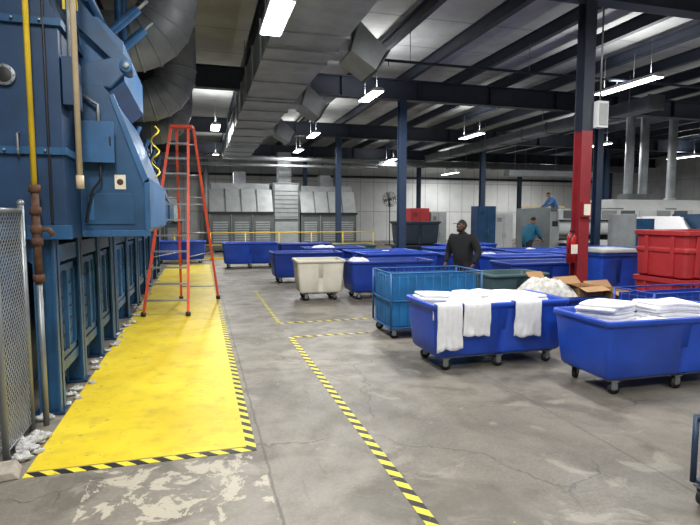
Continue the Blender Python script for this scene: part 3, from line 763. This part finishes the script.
def person(loc,rz,sk,top,pant,lean=0,elb=None,wr=None,headpitch=0,headyaw=0,scale=1,cap=None,beard=False,longsleeve=True,knees=0,bulk=1.0):
    e=bpy.data.objects.new('laundry_worker',None); S.collection.objects.link(e); e.location=loc; e.rotation_euler=(0,0,rz); e.scale=(scale,)*3
    V=Vector; pel=V((0,0,.93)); RM=Matrix.Rotation(-lean,3,'X')
    def U(p): return pel+RM@(V(p)-pel)
    J={'pel':pel,'sp':U((0,0,1.1)),'ch':U((0,0,1.28)),'nb':U((0,0,1.44)),'nt':U((0,.015,1.54))}
    for s_,n in ((-1,'l'),(1,'r')):
        J['sh'+n]=U((s_*.17*bulk,0,1.40))
        J['el'+n]=V(elb[n]) if elb else U((s_*.235*bulk,-.03,1.13))
        J['wr'+n]=V(wr[n]) if wr else U((s_*.235*bulk,.05,.88))
        J['hi'+n]=V((s_*.09,0,.88)); J['kn'+n]=V((s_*.105,.03+knees,.49)); J['an'+n]=V((s_*.11,-.02,.09)); J['to'+n]=V((s_*.13,.15,.045))
    names=list(J); 
    rad={'pel':.15*bulk,'sp':.14*bulk,'ch':.155*bulk,'nb':.10,'nt':.055}
    for n in 'lr': rad.update({'sh'+n:.075*bulk,'el'+n:.055*bulk,'wr'+n:.036,'hi'+n:.105,'kn'+n:.068,'an'+n:.047,'to'+n:.042})
    E=[('pel','sp'),('sp','ch'),('ch','nb'),('nb','nt')]
    for n in 'lr': E+=[('ch','sh'+n),('sh'+n,'el'+n),('el'+n,'wr'+n),('pel','hi'+n),('hi'+n,'kn'+n),('kn'+n,'an'+n),('an'+n,'to'+n)]
    def mf(c):
        best=None;bd=9
        for a,d in E:
            q=seg_dist(c,J[a],J[d])/( (rad[a]+rad[d])/2)
            if q<bd: bd=q;best=(a,d)
        a,d=best
        if a=='nb': return sk if (c-J['nb']).length>.07 else top
        if a[:2]=='an': return black
        if a in('pel','hil','hir','knl','knr') and d!='sp': return pant
        if not longsleeve and a[:2]=='el': return sk
        return top
    skinmesh('body',[J[n] for n in names],[(names.index(a),names.index(d)) for a,d in E],[rad[n] for n in names],0,mf,e)
    for s_,n in ((-1,'l'),(1,'r')):
        w=J['wr'+n]; d=(w-J['el'+n]).normalized(); side=V((1,0,0)); side=(side-d*side.dot(d)).normalized(); nrm=d.cross(side).normalized()
        sp_=nrm; curl=side*(-s_)
        vs=[w-d*.01,w+d*.045];ed=[(0,1)];rr=[.026,.030]
        for k,(off,ln) in enumerate(((.03,.075),(.01,.085),(-.01,.078),(-.028,.06))):
            b0=len(vs); base=w+d*.085+sp_*off
            vs+= [base,base+d*ln*.45+curl*.008,base+d*ln*.75+curl*.025,base+d*ln*.92+curl*.045]; rr+=[.012,.0095,.009,.0075]
            ed+=[(1,b0),(b0,b0+1),(b0+1,b0+2),(b0+2,b0+3)]
        b0=len(vs); tb=w+d*.035+sp_*.03
        vs+=[tb,tb+sp_*.022+d*.03+curl*.01,tb+sp_*.028+d*.058+curl*.022]; rr+=[.014,.0105,.009]; ed+=[(1,b0),(b0,b0+1),(b0+1,b0+2)]
        skinmesh('hand_'+n,vs,ed,rr,0,lambda c:sk,e,1)
    b=B(); hc=J['nt']+ (RM@V((0,.02,.085)))
    b.T=Matrix.Translation(hc)@Matrix.Rotation(headyaw,4,'Z')@Matrix.Rotation(-lean*.5-headpitch,4,'X')
    rings=[];nv=18;nu=24
    for j in range(nv+1):
        t=-math.pi/2+math.pi*max(.05,min(nv-.05,j))/nv; z=.118*math.sin(t); ring=[]
        for i in range(nu):
            a=2*math.pi*i/nu; cx=math.cos(a)*math.cos(t); cy=math.sin(a)*math.cos(t)
            wx=.077*(1-.25*max(0,-z/.118)); wy=.096*(1-.12*max(0,-z/.118))
            x_=cx*wx; y_=cy*wy
            if cy>.8: y_+=.004
            if cy>.5 and -.01<z<.03 and abs(cx)>.15 and abs(cx)<.6: y_-=.007
            if z<-.05 and cy>.3: y_+=.012
            ring.append((x_,y_,z))
        rings.append(ring)
    b.loft(rings,sk,True,True,True)
    b.loft([[(-.018,.088,-.03),(.018,.088,-.03),(.007,.088,.022),(-.007,.088,.022)],[(-.010,.118,-.026),(.010,.118,-.026),(.004,.1,.012),(-.004,.1,.012)]],sk,True,True,True)
    for s_ in (-1,1):
        b.sphere((s_*.03,.083,.01),.012,white,10,6); b.sphere((s_*.03,.0925,.01),.0055,black,8,5)
        b.box(s_*.03-.016,s_*.03+.016,.088,.096,.03,.036,hair)
        b.sphere((s_*.078,-.005,-.005),(.012,.022,.034),sk,10,6)
    b.box(-.024,.024,.088,.1,-.062,-.054,rust)
    rings=[]
    for j in range(9):
        t=-.1+(math.pi/2+.05)*j/8
        ring=[]
        for i in range(nu):
            a=2*math.pi*i/nu; cy=math.sin(a); tt=t if cy<.25 else max(t,.55); ct=max(.02,math.cos(min(tt,1.54)))
            ring.append((.083*math.cos(a)*ct,.102*cy*ct-.004,.126*math.sin(min(tt,1.54))))
        rings.append(ring)
    b.loft(rings,cap or hair,True,True,True)
    if beard:
        b.sphere((0,.045,-.078),(.058,.058,.042),hair,14,8)
    if cap:
        b.box(-.06,.06,.08,.16,.045,.055,cap)
    b.done('head',parent=e)
    b=B(); b.T=Matrix.Translation(J['nb'])@Matrix.Rotation(-lean,4,'X')
    b.tube([(.075*math.cos(a*math.pi/8),.075*math.sin(a*math.pi/8)-.01,.03+.012*math.sin(a*math.pi/8)) for a in range(17)],.022,top,8)
    b.done('collar',parent=e)
    return e
person((4.72,8.85,0),math.radians(118),skin_d,hoodie,pants,lean=.03,headyaw=-.45,scale=.975,cap=black,beard=True,bulk=1.35,
  elb={'l':(-.34,-.02,1.12),'r':(.34,-.02,1.12)},wr={'l':(-.31,.12,.92),'r':(.31,.12,.92)})
person((10.15,14.75,0),math.radians(-80),skin_m,tealsh,pants,lean=.3,elb={'l':(-.24,.28,1.12),'r':(.24,.28,1.1)},wr={'l':(-.15,.5,1.0),'r':(.15,.5,.98)},headpitch=.2,scale=1.03,longsleeve=False,bulk=1.3)
person((15.2,20.0,1.2),math.radians(80),skin_m,bluesh,pants,lean=.5,elb={'l':(-.22,.4,1.1),'r':(.22,.4,1.1)},wr={'l':(-.14,.62,.98),'r':(.14,.62,.98)},headpitch=.2,scale=1.0,bulk=1.25)

# ---------------- world and camera
w=bpy.data.worlds.new('World'); S.world=w; w.use_nodes=True; w.node_tree.nodes['Background'].inputs[0].default_value=(.5,.55,.6,1); w.node_tree.nodes['Background'].inputs[1].default_value=.1
cd=bpy.data.cameras.new('Camera'); cam=bpy.data.objects.new('Camera',cd); S.collection.objects.link(cam)
cd.sensor_width=36; cd.lens=27; cd.clip_end=200
cam.location=(0,0,1.75); cam.rotation_euler=(math.radians(90-4.95),0,math.radians(-15.9))
S.camera=cam
S.view_settings.view_transform='Standard'
